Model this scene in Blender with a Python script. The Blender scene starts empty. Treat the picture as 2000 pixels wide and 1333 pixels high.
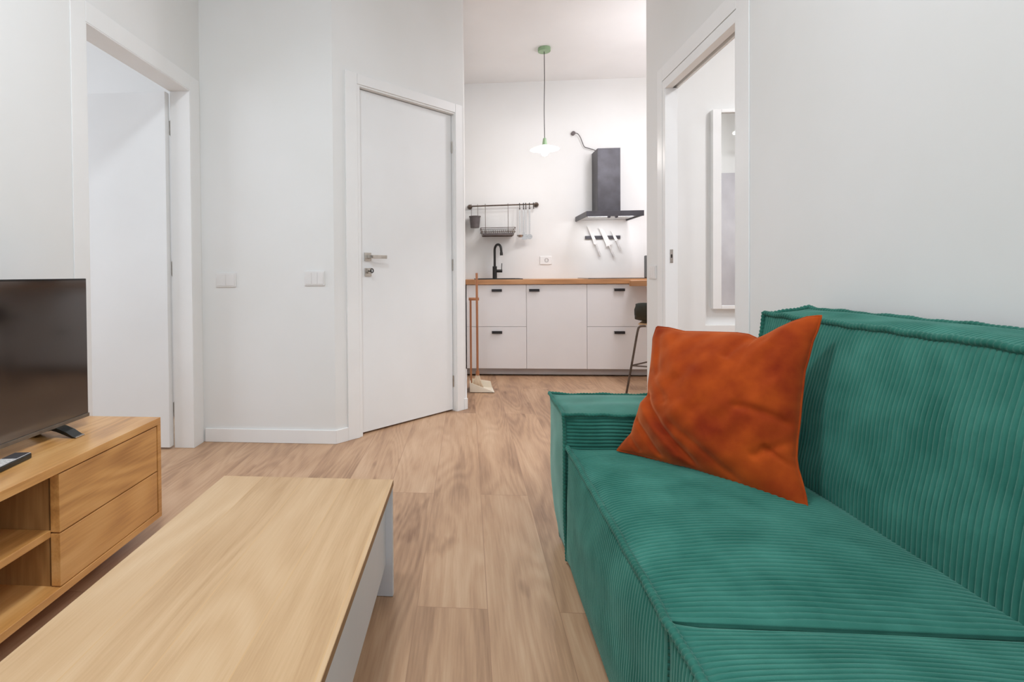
import bpy, math, random
import numpy as np
from mathutils import Vector, Matrix, Quaternion
random.seed(4)
C = bpy.context.scene.collection
scene = bpy.context.scene

# ---------------------------------------------------------------- camera
cd = bpy.data.cameras.new('camera'); cam = bpy.data.objects.new('camera', cd); C.objects.link(cam)
scene.camera = cam
cd.sensor_width = 36.0; cd.lens = 36.0 * 1020 / 2000
cd.shift_x = 0.084; cd.shift_y = -0.05875
cd.clip_start = 0.05
R = Matrix(((0.99683, -0.006925, -0.079255), (0.079155, -0.013681, 0.996768), (-0.007987, -0.999882, -0.01309)))
rx = Vector(R.col[0]); up = -Vector(R.col[1]); bk = -Vector(R.col[2])
M = Matrix((rx, up, bk)).transposed().to_4x4(); M.translation = (0, 0, 0.98)
cam.matrix_world = M

# ---------------------------------------------------------------- world and light
w = bpy.data.worlds.new('world'); scene.world = w; w.use_nodes = True
w.node_tree.nodes['Background'].inputs[0].default_value = (0.78, 0.88, 1.0, 1)
w.node_tree.nodes['Background'].inputs[1].default_value = 1.3
scene.view_settings.view_transform = 'Standard'; scene.view_settings.look = 'None'
scene.view_settings.gamma = 1.0; scene.view_settings.use_curve_mapping = False
scene.view_settings.exposure = 0.0
scene.cycles.diffuse_bounces = 8; scene.cycles.max_bounces = 14

def area(name, loc, direction, sx, sy, power, col=(1, 1, 1), shape='RECTANGLE', spread=180):
    l = bpy.data.lights.new(name, 'AREA'); l.energy = power; l.color = col; l.shape = shape
    l.size = sx; l.size_y = sy; l.spread = math.radians(spread)
    o = bpy.data.objects.new(name, l); C.objects.link(o); o.location = loc
    o.rotation_euler = Vector(direction).to_track_quat('-Z', 'Y').to_euler()
    return o
# daylight through the living-room window behind the camera
area('window_daylight', (-0.2, -2.5, 1.45), (0, 1, 0), 2.3, 2.2, 20, (0.84, 0.94, 1.06))
# ceiling lamps
area('ceiling_lamp_light', (-0.50, 0.85, 2.90), (0, 0, -1), 0.40, 0.40, 31, (0.90, 0.97, 1.03), 'DISK')
area('ceiling_lamp_light', (0.90, 1.05, 2.90), (0, 0, -1), 0.12, 0.12, 9, (0.90, 0.97, 1.03), 'DISK')
area('kitchen_ceiling_light', (1.6, 4.2, 2.93), (0, 0, -1), 0.45, 0.45, 17, (0.97, 0.95, 1.0), 'DISK')
for kp in ((1.66, 4.25, 2.25), (2.3, 5.0, 2.0)):  # unseen fill lights, added to brighten the kitchen ceiling and floor; no fixture here
    l = bpy.data.lights.new('kitchen_fill_light', 'POINT'); l.energy = 15 if kp[0] < 2.2 else 9; l.color = (0.96, 0.95, 1.0); l.shadow_soft_size = .14
    o = bpy.data.objects.new('kitchen_fill_light', l); C.objects.link(o); o.location = kp
area('bathroom_ceiling_light', (2.5, 2.2, 2.88), (0, 0, -1), 0.6, 0.6, 40, (0.94, 0.96, 1.0), 'DISK')
area('bedroom_window_light', (-4.1, 1.9, 1.6), (1, 0.1, 0), 2.0, 1.9, 42, (0.86, 0.93, 1.03))
area('hood_lamp_light', (1.40, 5.34, 1.515), (0, 0.25, -1), 0.40, 0.05, 1.5, (0.96, 0.97, 1.0))

# ---------------------------------------------------------------- materials
def s2l(c):
    return tuple((x / 12.92 if x <= 0.04045 else ((x + 0.055) / 1.055) ** 2.4) for x in [v / 255 for v in c]) + (1,)
def mat(name, rgb=(200, 200, 200), rough=0.5, metal=0.0, **k):
    m = bpy.data.materials.new(name); m.use_nodes = True
    b = m.node_tree.nodes['Principled BSDF']
    b.inputs['Base Color'].default_value = s2l(rgb); b.inputs['Roughness'].default_value = rough
    b.inputs['Metallic'].default_value = metal
    for a, v in k.items(): b.inputs[a.replace('_', ' ')].default_value = v
    return m
def nd(m, t, **k):
    n = m.node_tree.nodes.new(t)
    for a, v in k.items(): setattr(n, a, v)
    return n
def lk(m, a, b): m.node_tree.links.new(a, b)
def ramp(m, stops):
    r = nd(m, 'ShaderNodeValToRGB'); e = r.color_ramp.elements
    while len(e) < len(stops): e.new(0.5)
    for i, (p, c) in enumerate(stops): e[i].position = p; e[i].color = s2l(c)
    return r
def noisy(m, c1, c2, scale=(6, 6, 6), bump=0.0, detail=4, nscale=1.0, lo=.35, hi=.65):
    b = m.node_tree.nodes['Principled BSDF']
    tc = nd(m, 'ShaderNodeTexCoord'); mp = nd(m, 'ShaderNodeMapping'); mp.inputs['Scale'].default_value = scale
    lk(m, tc.outputs['Object'], mp.inputs[0])
    n = nd(m, 'ShaderNodeTexNoise'); n.inputs['Scale'].default_value = nscale; n.inputs['Detail'].default_value = detail
    lk(m, mp.outputs[0], n.inputs['Vector'])
    r = ramp(m, [(lo, c1), (hi, c2)]); lk(m, n.outputs['Fac'], r.inputs[0]); lk(m, r.outputs[0], b.inputs['Base Color'])
    if bump:
        bp = nd(m, 'ShaderNodeBump'); bp.inputs['Strength'].default_value = bump; bp.inputs['Distance'].default_value = 0.002
        lk(m, n.outputs['Fac'], bp.inputs['Height']); lk(m, bp.outputs[0], b.inputs['Normal'])
    return m
def wood(name, dark, mid, light, axis='Y', rough=0.45, fibre=90, figure=5, stretch=12, contrast=1.0, planks=None, bump=0.1, spec=0.5, tonek=.34, ring=.055, ringn=42, fib=.75, rfig=4.5, knots=0.0):
    """long grain along `axis`; planks=(width, length, off_w, off_l, joint_rgb)"""
    m = mat(name, mid, rough); b = m.node_tree.nodes['Principled BSDF']; b.inputs['Specular IOR Level'].default_value = spec
    tc = nd(m, 'ShaderNodeTexCoord'); sp = nd(m, 'ShaderNodeSeparateXYZ'); lk(m, tc.outputs['Object'], sp.inputs[0])
    i = 'XYZ'.index(axis); others = [j for j in range(3) if j != i]
    cb = nd(m, 'ShaderNodeCombineXYZ')   # x = along grain, y/z across
    lk(m, sp.outputs[i], cb.inputs[0]); lk(m, sp.outputs[others[0]], cb.inputs[1]); lk(m, sp.outputs[others[1]], cb.inputs[2])
    vec = cb.outputs[0]; tone = None
    if planks:
        W, L, ow, ol, joint = planks
        ad = nd(m, 'ShaderNodeVectorMath', operation='ADD'); ad.inputs[1].default_value = (ol, ow, 0); lk(m, vec, ad.inputs[0])
        bt = nd(m, 'ShaderNodeTexBrick'); bt.offset = 0.37; bt.offset_frequency = 2
        bt.inputs['Color1'].default_value = (0, 0, 0, 1); bt.inputs['Color2'].default_value = (1, 1, 1, 1)
        bt.inputs['Mortar'].default_value = (.5, .5, .5, 1)
        bt.inputs['Scale'].default_value = 1; bt.inputs['Mortar Size'].default_value = 0.0012; bt.inputs['Mortar Smooth'].default_value = .3
        bt.inputs['Brick Width'].default_value = L; bt.inputs['Row Height'].default_value = W
        lk(m, ad.outputs[0], bt.inputs['Vector']); tone = bt
        o2 = nd(m, 'ShaderNodeVectorMath', operation='MULTIPLY_ADD'); o2.inputs[1].default_value = (7.3, 3.1, 11.7)
        lk(m, bt.outputs['Color'], o2.inputs[0]); lk(m, vec, o2.inputs[2]); vec = o2.outputs[0]
    m1 = nd(m, 'ShaderNodeMapping'); m1.inputs['Scale'].default_value = (fibre / stretch / 2, fibre, fibre); lk(m, vec, m1.inputs[0])
    n1 = nd(m, 'ShaderNodeTexNoise'); n1.inputs['Scale'].default_value = 1; n1.inputs['Detail'].default_value = 5; n1.inputs['Roughness'].default_value = .6
    lk(m, m1.outputs[0], n1.inputs['Vector'])
    m2 = nd(m, 'ShaderNodeMapping'); m2.inputs['Scale'].default_value = (figure / stretch * 2.2, figure, figure); lk(m, vec, m2.inputs[0])
    n2 = nd(m, 'ShaderNodeTexNoise'); n2.inputs['Scale'].default_value = 1; n2.inputs['Detail'].default_value = 2.5; n2.inputs['Distortion'].default_value = 0.4
    lk(m, m2.outputs[0], n2.inputs['Vector'])
    # growth rings: contour lines of the figure noise
    m3 = nd(m, 'ShaderNodeMapping'); m3.inputs['Scale'].default_value = (rfig / 5.5, rfig, rfig); m3.inputs['Location'].default_value = (3.1, 1.7, 8.2); lk(m, vec, m3.inputs[0])
    n3 = nd(m, 'ShaderNodeTexNoise'); n3.inputs['Scale'].default_value = 1; n3.inputs['Detail'].default_value = 1.2; n3.inputs['Distortion'].default_value = 0.25
    lk(m, m3.outputs[0], n3.inputs['Vector'])
    jit = nd(m, 'ShaderNodeMath', operation='MULTIPLY_ADD'); jit.inputs[1].default_value = .016; lk(m, n1.outputs['Fac'], jit.inputs[0]); lk(m, n3.outputs['Fac'], jit.inputs[2])
    mu = nd(m, 'ShaderNodeMath', operation='MULTIPLY'); mu.inputs[1].default_value = ringn; lk(m, jit.outputs[0], mu.inputs[0])
    si = nd(m, 'ShaderNodeMath', operation='SINE'); lk(m, mu.outputs[0], si.inputs[0])
    def mad(a, k, c):
        x = nd(m, 'ShaderNodeMath', operation='MULTIPLY_ADD'); lk(m, a, x.inputs[0]); x.inputs[1].default_value = k
        if isinstance(c, (int, float)): x.inputs[2].default_value = c
        else: lk(m, c, x.inputs[2])
        return x.outputs[0]
    f = mad(n2.outputs['Fac'], 1.5 * contrast, 0.5 - 0.75 * contrast)
    f = mad(si.outputs[0], ring * contrast, f)
    f = mad(n1.outputs['Fac'], fib * contrast, f); f = mad(f, 1.0, -fib / 2 * contrast)
    if tone: f = mad(tone.outputs['Color'], tonek, f); f = mad(f, 1.0, -tonek / 2)
    if knots:
        m4 = nd(m, 'ShaderNodeMapping'); m4.inputs['Scale'].default_value = (2.0, 8.0, 8.0); lk(m, vec, m4.inputs[0])
        n4 = nd(m, 'ShaderNodeTexNoise'); n4.inputs['Scale'].default_value = 1; n4.inputs['Detail'].default_value = 3; lk(m, m4.outputs[0], n4.inputs['Vector'])
        k4 = nd(m, 'ShaderNodeMapRange'); k4.inputs[1].default_value = .63; k4.inputs[2].default_value = .76; k4.inputs[3].default_value = 0; k4.inputs[4].default_value = -knots
        lk(m, n4.outputs['Fac'], k4.inputs[0]); f = mad(k4.outputs[0], 1.0, f)
    r = ramp(m, [(0.2, dark), (0.5, mid), (0.8, light)]); lk(m, f, r.inputs[0])
    out = r.outputs[0]
    if planks:
        mx = nd(m, 'ShaderNodeMix', data_type='RGBA'); lk(m, tone.outputs['Fac'], mx.inputs[0]); lk(m, out, mx.inputs[6]); mx.inputs[7].default_value = s2l(planks[4]); out = mx.outputs[2]
    lk(m, out, b.inputs['Base Color'])
    bp = nd(m, 'ShaderNodeBump'); bp.inputs['Strength'].default_value = bump; bp.inputs['Distance'].default_value = 0.001
    lk(m, n1.outputs['Fac'], bp.inputs['Height']); lk(m, bp.outputs[0], b.inputs['Normal'])
    return m
def fabric(name, c1, c2, nscale, sheen, sheen_tint, scale=(1, 1, 1), rough=.85, c3=None):
    m = mat(name, c1, rough); b = m.node_tree.nodes['Principled BSDF']
    noisy(m, c1, c2, scale, 0, 5, nscale, .32, .68)
    b.inputs['Sheen Weight'].default_value = sheen; b.inputs['Sheen Roughness'].default_value = .45; b.inputs['Sheen Tint'].default_value = s2l(sheen_tint)
    b.inputs['Specular IOR Level'].default_value = .15
    n = nd(m, 'ShaderNodeTexNoise'); n.inputs['Scale'].default_value = 900; n.inputs['Detail'].default_value = 2
    tc = nd(m, 'ShaderNodeTexCoord'); lk(m, tc.outputs['Object'], n.inputs['Vector'])
    bp = nd(m, 'ShaderNodeBump'); bp.inputs['Strength'].default_value = .35; bp.inputs['Distance'].default_value = 0.001
    lk(m, n.outputs['Fac'], bp.inputs['Height']); lk(m, bp.outputs[0], b.inputs['Normal'])
    return m
PAINT = noisy(mat('wall_paint', (226, 226, 224), .85), (225, 225, 223), (229, 229, 228), (1.5, 1.5, 1.5), .05)
CEIL = noisy(mat('ceiling_paint', (230, 229, 228), .9), (229, 228, 227), (233, 232, 231), (2, 2, 2))
TRIM = noisy(mat('trim_lacquer', (232, 232, 231), .38), (231, 231, 230), (235, 235, 234), (3, 3, 3))
DOORM = noisy(mat('door_lacquer', (229, 230, 230), .42), (228, 229, 229), (232, 233, 233), (2, 2, 2))
CAB = noisy(mat('cabinet_lacquer', (228, 226, 226), .45), (227, 225, 225), (231, 229, 229), (2, 2, 2))
TOE = noisy(mat('plinth_paint', (176, 171, 170), .45), (172, 167, 166), (182, 177, 176), (4, 4, 4))
FLOOR = wood('floor_oak_planks', (132, 98, 74), (186, 149, 117), (212, 180, 148), 'Y', .40, 150, 6.5, 11, .44, (0.2068, 2.15, 0.155, -2.315 + 2.15 * 4, (158, 122, 95)), .12, .4, .15, .10, 95, .75, 4.5, .34)
OAK = wood('honey_oak', (160, 104, 48), (210, 154, 88), (232, 184, 120), 'Y', .30, 130, 8, 12, .50, spec=.8, ring=.13, ringn=80, rfig=4.0, knots=.2)
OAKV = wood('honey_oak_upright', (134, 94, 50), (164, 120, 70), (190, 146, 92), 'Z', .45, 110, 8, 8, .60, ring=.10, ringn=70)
PALE = wood('pale_oak', (172, 134, 92), (200, 166, 126), (215, 186, 149), 'Y', .36, 200, 5, 12, .42, (0.1335, 3.0, 0.008, 5.3, (204, 167, 121)), .06, .5, .05, .13, 90, .8, 3.6, .12)
EDGE = wood('table_edge_oak', (132, 96, 62), (158, 118, 80), (178, 138, 98), 'Y', .5, 90, 6, 12, .6)
BUTCH = wood('worktop_oak', (150, 104, 66), (186, 136, 92), (212, 165, 120), 'X', .45, 70, 7, 10, .7)
COPPER = wood('stained_beech', (136, 84, 52), (170, 112, 74), (194, 136, 96), 'Z', .45, 60, 8, 10, .5)
WHITEP = noisy(mat('white_lacquered_board', (214, 214, 217), .4), (211, 211, 214), (218, 218, 221), (3, 3, 3))
GREEN = fabric('green_corduroy', (40, 101, 88), (62, 125, 111), 9, .50, (190, 225, 216))
PIPE = fabric('green_piping', (34, 92, 79), (50, 112, 98), 12, .4, (180, 215, 206))
ORANGE = fabric('rust_velvet', (128, 38, 8), (176, 74, 18), 9, .70, (245, 160, 110))
BLACKM = noisy(mat('black_metal', (40, 38, 37), .45, .3), (36, 34, 33), (48, 46, 44), (9, 9, 9))
GREYM = noisy(mat('dark_grey_steel', (74, 72, 76), .42, .55), (68, 66, 70), (80, 79, 84), (9, 9, 9))
HANDLE = noisy(mat('black_handle', (34, 30, 32), .5), (30, 27, 28), (40, 36, 38), (9, 9, 9))
BRONZE = noisy(mat('bronze_rail', (96, 82, 74), .38, .7), (88, 76, 68), (108, 94, 84), (20, 20, 20))
STEEL = noisy(mat('brushed_steel', (190, 188, 186), .28, 1.0), (178, 176, 174), (202, 200, 198), (20, 20, 200))
NICKEL = noisy(mat('satin_nickel', (186, 180, 172), .3, .9), (176, 170, 162), (196, 190, 182), (20, 20, 20))
PLASTIC = noisy(mat('white_plastic', (224, 222, 220), .4), (221, 219, 217), (226, 224, 222), (9, 9, 9))
POT = noisy(mat('grey_plastic', (92, 84, 84), .6), (86, 78, 78), (100, 92, 92), (14, 14, 14))
SCREEN = noisy(mat('tv_screen', (14, 13, 12), .10), (16, 14, 12), (30, 25, 22), (500, 500, 500))
SCREEN.node_tree.nodes['Principled BSDF'].inputs['IOR'].default_value = 2.1
BEZEL = noisy(mat('tv_bezel', (112, 104, 94), .35, .5), (106, 98, 88), (120, 112, 102), (30, 30, 30))
GLOSSB = noisy(mat('gloss_black_plastic', (16, 20, 18), .14), (14, 17, 15), (20, 24, 22), (8, 8, 8))
SILVER = noisy(mat('silver_plastic', (205, 204, 204), .3, .3), (196, 195, 195), (214, 213, 213), (30, 30, 30))
CREAM = noisy(mat('cream_plastic', (236, 226, 206), .5), (233, 223, 203), (241, 232, 214), (14, 14, 14))
BRIST = noisy(mat('cream_bristle', (226, 204, 176), .8), (214, 188, 158), (238, 220, 194), (200, 200, 8))
SAGE = noisy(mat('sage_green_enamel', (138, 166, 130), .4), (132, 160, 124), (146, 174, 138), (10, 10, 10))
GLASSB = noisy(mat('hob_glass', (18, 18, 20), .08), (17, 17, 19), (20, 20, 22), (10, 10, 10))
CHARC = noisy(mat('stool_plastic', (44, 46, 40), .32), (38, 42, 34), (52, 54, 48), (12, 12, 12))
PLY = wood('stool_plywood', (176, 140, 96), (206, 172, 130), (224, 194, 156), 'X', .5, 90, 8, 10, .5)
MIRROR = mat('mirror_silvering', (236, 238, 238), .02, 1.0)
MARBLE = noisy(mat('grey_marble', (160, 158, 164), .25), (176, 172, 178), (222, 220, 224), (1.3, 1.3, .9), 0, 9, 1.6, .3, .7)
BRASS = noisy(mat('cable_grey', (86, 80, 80), .5), (80, 74, 74), (92, 86, 86), (9, 9, 9))
def emis(name, rgb, st, base=(240, 240, 235)):
    m = mat(name, base, .4); b = m.node_tree.nodes['Principled BSDF']
    b.inputs['Emission Color'].default_value = s2l(rgb); b.inputs['Emission Strength'].default_value = st
    return m
BULB = emis('lamp_bulb', (255, 246, 232), 14)
OPAL = emis('opal_lamp_shade', (246, 255, 238), .75)
LED = emis('hood_led', (250, 245, 255), 6)
SPOTE = emis('spot_bulb', (255, 250, 244), 12)

# ---------------------------------------------------------------- mesh helpers
def root_loc(o):
    v = Vector((0, 0, 0))
    while o is not None: v += o.location; o = o.parent
    return v
class MB:
    def __init__(s): s.v = []; s.f = []
    def add(s, vs, fs):
        n = len(s.v); s.v += [tuple(p) for p in vs]; s.f += [tuple(i + n for i in f) for f in fs]; return s
    def box(s, x0, x1, y0, y1, z0, z1):
        x0, x1 = sorted((x0, x1)); y0, y1 = sorted((y0, y1)); z0, z1 = sorted((z0, z1))
        return s.add([(x0, y0, z0), (x1, y0, z0), (x1, y1, z0), (x0, y1, z0), (x0, y0, z1), (x1, y0, z1), (x1, y1, z1), (x0, y1, z1)],
                     [(0, 3, 2, 1), (4, 5, 6, 7), (0, 1, 5, 4), (1, 2, 6, 5), (2, 3, 7, 6), (3, 0, 4, 7)])
    def obox(s, o, d, n, a0, a1, b0, b1, z0, z1):   # oriented box: a along d, b along n
        P = lambda a, b, z: (o[0] + d[0] * a + n[0] * b, o[1] + d[1] * a + n[1] * b, z)
        vs = [P(a0, b0, z0), P(a1, b0, z0), P(a1, b1, z0), P(a0, b1, z0), P(a0, b0, z1), P(a1, b0, z1), P(a1, b1, z1), P(a0, b1, z1)]
        return s.add(vs, [(0, 3, 2, 1), (4, 5, 6, 7), (0, 1, 5, 4), (1, 2, 6, 5), (2, 3, 7, 6), (3, 0, 4, 7)])
    def prism(s, pts, ax, a0, a1):    # polygon pts in the two other axes, extruded along ax
        n = len(pts); mk = {'x': lambda p, a: (a, p[0], p[1]), 'y': lambda p, a: (p[0], a, p[1]), 'z': lambda p, a: (p[0], p[1], a)}[ax]
        return s.add([mk(p, a0) for p in pts] + [mk(p, a1) for p in pts],
                     [tuple(range(n)), tuple(range(2 * n - 1, n - 1, -1))] + [(i, i + n, (i + 1) % n + n, (i + 1) % n) for i in range(n)])
    def tube(s, pts, r, n=10, caps=True, rr=None, closed=False):
        pts = [Vector(p) for p in pts]; N = len(pts); rings = []
        t0 = (pts[1] - pts[0]).normalized(); ref = Vector((0, 0, 1)) if abs(t0.z) < .9 else Vector((1, 0, 0))
        a = t0.cross(ref).normalized()
        for i, p in enumerate(pts):
            if closed: t = (pts[(i + 1) % N] - pts[i - 1]).normalized()
            else: t = (pts[min(i + 1, N - 1)] - pts[max(i - 1, 0)]).normalized()
            a = (a - t * a.dot(t)).normalized(); b = t.cross(a)
            q = rr[i] if rr is not None else r
            rings.append([p + a * (q * math.cos(2 * math.pi * k / n)) + b * (q * math.sin(2 * math.pi * k / n)) for k in range(n)])
        vs = [v for rg in rings for v in rg]; fs = []
        M_ = N if closed else N - 1
        for i in range(M_):
            j = (i + 1) % N
            for k in range(n): fs.append((i * n + k, i * n + (k + 1) % n, j * n + (k + 1) % n, j * n + k))
        if caps and not closed: fs += [tuple(range(n - 1, -1, -1)), tuple((N - 1) * n + k for k in range(n))]
        return s.add(vs, fs)
    def cyl(s, p0, p1, r, n=20): return s.tube([p0, p1], r, n)
    def lathe(s, prof, c, n=32):   # prof: (r, z) list about vertical axis through c
        vs = []; fs = []
        for r, z in prof:
            for k in range(n): vs.append((c[0] + r * math.cos(2 * math.pi * k / n), c[1] + r * math.sin(2 * math.pi * k / n), c[2] + z))
        for i in range(len(prof) - 1):
            for k in range(n): fs.append((i * n + k, i * n + (k + 1) % n, (i + 1) * n + (k + 1) % n, (i + 1) * n + k))
        if prof[0][0] > 1e-5: fs.append(tuple(range(n - 1, -1, -1)))
        if prof[-1][0] > 1e-5: fs.append(tuple((len(prof) - 1) * n + k for k in range(n)))
        return s.add(vs, fs)
    def ball(s, c, r, n=16, sz=1.0):
        return s.lathe([(r * math.sin(math.pi * i / n) + 1e-6, -r * sz * math.cos(math.pi * i / n)) for i in range(n + 1)], c, n)
    def build(s, name, m, parent=None, bevel=0.0, smooth=False, label=None, seg=2):
        L = root_loc(parent) if parent else Vector((0, 0, 0))
        me = bpy.data.meshes.new(name); me.from_pydata([(v[0] - L.x, v[1] - L.y, v[2] - L.z) for v in s.v], [], s.f)
        me.materials.append(m); me.validate()
        o = bpy.data.objects.new(name, me); C.objects.link(o)
        if parent: o.parent = parent
        if label: o['label'] = label
        import bmesh
        bm = bmesh.new(); bm.from_mesh(me); bmesh.ops.recalc_face_normals(bm, faces=bm.faces); bm.to_mesh(me); bm.free()
        if smooth or bevel: me.shade_smooth()
        if bevel:
            b = o.modifiers.new('bevel', 'BEVEL'); b.width = bevel; b.segments = seg; b.limit_method = 'ANGLE'; b.harden_normals = True
        elif smooth == 'auto':
            me.set_sharp_from_angle(angle=math.radians(35))
        return o
def thing(name, label, cat, loc, group=None):
    o = bpy.data.objects.new(name, None); C.objects.link(o); o.location = loc; o.empty_display_size = .05
    o['label'] = label; o['category'] = cat
    if group: o['group'] = group
    return o
def tag(o, label, cat, group=None):
    o['label'] = label; o['category'] = cat
    if group: o['group'] = group
    return o
def struct(o): o['kind'] = 'structure'; return o
def sbox(name, m, *boxes, bevel=0.0):
    mb = MB()
    for b in boxes: mb.box(*b)
    return struct(mb.build(name, m, None, bevel))

# ---------------------------------------------------------------- the shell
H = 3.0
sbox('floor', FLOOR, (-4.3, 3.5, -2.7, 5.75, -.05, 0))
sbox('ceiling', CEIL, (-4.3, 3.5, -2.7, 5.75, H, H + .05))
LW, LB = -1.56, -1.66
LY0, LY1, LZ = 2.04, 2.85, 2.03
sbox('wall_left', PAINT, (LB, LW, -2.6, LY0, 0, H), (LB, LW, LY0, LY1, LZ, H), (LB, LW, LY1, 3.065, 0, H))
sbox('wall_center', PAINT, (LW, -.768, 2.965, 3.065, 0, H))
# angled wall with the closed door
O = (-.634, 3.111); D = (.6756, .7373); N = (.7373, -.6756)
S0, S1, S2, S3 = -.198, -.035, .842, .909
def ob(*a): return MB().obox(O, D, N, *a)
m = MB(); m.obox(O, D, N, S0, S1, -.10, 0, 0, H); m.obox(O, D, N, S1, S2, -.10, 0, 2.145, H); m.obox(O, D, N, S2, S3, -.10, 0, 0, H)
struct(m.build('wall_angled', PAINT))
sbox('wall_kitchen_left', PAINT, (-.12, -.02, 3.781, 5.6, 0, H))
sbox('wall_kitchen_back', PAINT, (-.12, 3.3, 5.6, 5.7, 0, H))
sbox('wall_kitchen_right', PAINT, (3.2, 3.3, 3.535, 5.6, 0, H))
RW, RB = 1.175, 1.25
RY0, RY1, RZ = 2.385, 3.25, 2.125
sbox('wall_right', PAINT, (RW, RB, -2.6, RY0, 0, H), (RW, RB, RY0, RY1, RZ, H), (RW, RB, RY1, 3.535, 0, H))
sbox('wall_bathroom_back', PAINT, (RB, 3.4, 3.50, 3.535, 0, H), (RB, 1.508, 3.45, 3.50, 0, H), (1.508, 3.4, 3.45, 3.50, 0, .638))
sbox('wall_bathroom_right', PAINT, (3.4, 3.5, .5, 3.535, 0, H))
sbox('wall_bathroom_front', MARBLE, (RB, 3.4, .5, .6, 0, 2.13))
sbox('wall_bathroom_upper', PAINT, (RB, 3.4, .5, .6, 2.13, H))
sbox('wall_rear', PAINT, (LB, RB, -2.7, -2.6, 0, .3), (LB, RB, -2.7, -2.6, 2.6, H), (LB, -1.4, -2.7, -2.6, .3, 2.6), (1.0, RB, -2.7, -2.6, .3, 2.6))
sbox('wall_bedroom_left', PAINT, (-4.3, -4.2, .2, 3.7, 0, H))
sbox('wall_bedroom_back', PAINT, (-4.3, LB, 3.6, 3.7, 0, H))
sbox('wall_bedroom_front', PAINT, (-4.3, LB, .2, .3, 0, H))
# rear window (behind the camera)
w1 = struct(bpy.data.objects.new('window_1', None)); C.objects.link(w1); w1.location = (-.2, -2.65, .3)
m = MB()
for x0, x1 in ((-1.4, -1.34), (-.23, -.17), (.94, 1.0)): m.box(x0, x1, -2.68, -2.62, .3, 2.6)
m.box(-1.4, 1.0, -2.68, -2.62, .3, .36); m.box(-1.4, 1.0, -2.68, -2.62, 2.54, 2.6)
m.build('window_frame', TRIM, w1, .003)

# casings: flat boards standing 10 mm proud of the wall
def casing(name, parent=None, *boxes):
    mb = MB()
    for b in boxes: mb.box(*b)
    return mb.build(name, TRIM, parent, .0015)
t1 = struct(bpy.data.objects.new('trim_1', None)); C.objects.link(t1); t1.location = (LW, LY0, 0)
casing('door_casing', t1, (LW, LW + .005, LY0 - .082, LY0, 0, LZ + .085))
casing('door_casing', t1, (LW, LW + .005, LY1, LY1 + .10, 0, LZ + .085))
casing('lintel_casing', t1, (LW, LW + .005, LY0 + .0015, LY1 - .0015, LZ, LZ + .085))
casing('jamb_lining', t1, (LB - .012, LW + .004, LY0 - .0, LY0 + .006, 0, LZ), (LB - .012, LW + .004, LY1 - .006, LY1, 0, LZ), (LB - .012, LW + .004, LY0 + .006, LY1 - .006, LZ - .006, LZ))
casing('inner_casing', t1, (LB - .013, LB, LY1 + .012, LY1 + .10, 0, LZ + .085), (LB - .013, LB, LY0 - .082, LY0, 0, LZ + .085))
t2 = struct(bpy.data.objects.new('trim_2', None)); C.objects.link(t2); t2.location = (RW, RY0, 0)
casing('door_casing', t2, (RW - .005, RW, RY0 - .105, RY0, 0, RZ + .085))
casing('door_casing', t2, (RW - .005, RW, RY1, RY1 + .08, 0, RZ + .085))
casing('lintel_casing', t2, (RW - .005, RW, RY0 + .0015, RY1 - .0015, RZ, RZ + .085))
casing('door_lining', t2, (RW - .004, RW + .040, RY0, RY1, 2.068, RZ - .004), (RW - .004, RW + .068, RY1 - .045, RY1 - .004, 0, 2.068), (RW - .004, RB, RY0 + .002, RY0 + .010, 0, 2.068), (RW + .062, RB, RY0, RY1, 2.068, RZ))
casing('track_rail', t2, (RW + .040, RW + .062, RY0, RY1, 2.105, RZ))
m = MB(); m.box(1.198, 1.216, RY1 - .0475, RY1 - .045, 1.035, 1.115)
sp = m.build('strike_plate', NICKEL, t2, .001)
MB().box(1.203, 1.211, RY1 - .0485, RY1 - .0472, 1.065, 1.085).build('latch_hole', BLACKM, sp)
t3 = struct(bpy.data.objects.new('trim_3', None)); C.objects.link(t3); t3.location = (O[0], O[1], 0)
ob(-.115, -.030, 0, .010, 0, 2.18).build('door_casing', TRIM, t3, .0025)
ob(.815, .885, 0, .010, 0, 2.18).build('door_casing', TRIM, t3, .0025)
ob(-.0285, .8135, 0, .010, 2.118, 2.18).build('lintel_casing', TRIM, t3, .0025)
m = MB(); m.obox(O, D, N, -.034, -.006, -.098, .003, 0, 2.14); m.obox(O, D, N, .811, .840, -.098, .003, 0, 2.14); m.obox(O, D, N, -.006, .811, -.098, .003, 2.108, 2.14)
m.build('door_frame', TRIM, t3, .002)
ob(-.006, .811, -.094, -.078, 0, 2.108).build('closet_backing', TRIM, t3)

# baseboards
def bb(name, mb): struct(mb.build(name, TRIM, None, .003))
bb('baseboard_center', MB().box(LW + .012, -.762, 2.953, 2.965, 0, .08))
m = MB(); m.obox(O, D, N, S0 - .004, -.116, 0, .012, 0, .08); m.obox(O, D, N, .886, S3 + .012, 0, .012, 0, .08); bb('baseboard_angled', m)
bb('baseboard_kitchen_left', MB().box(-.02, -.010, 3.80, 4.98, 0, .075))
bb('baseboard_left', MB().box(LW, LW + .012, -2.6, LY0 - .083, 0, .08))
bb('baseboard_right', MB().box(RW - .012, RW, -2.6, RY0 - .106, 0, .08))

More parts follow.
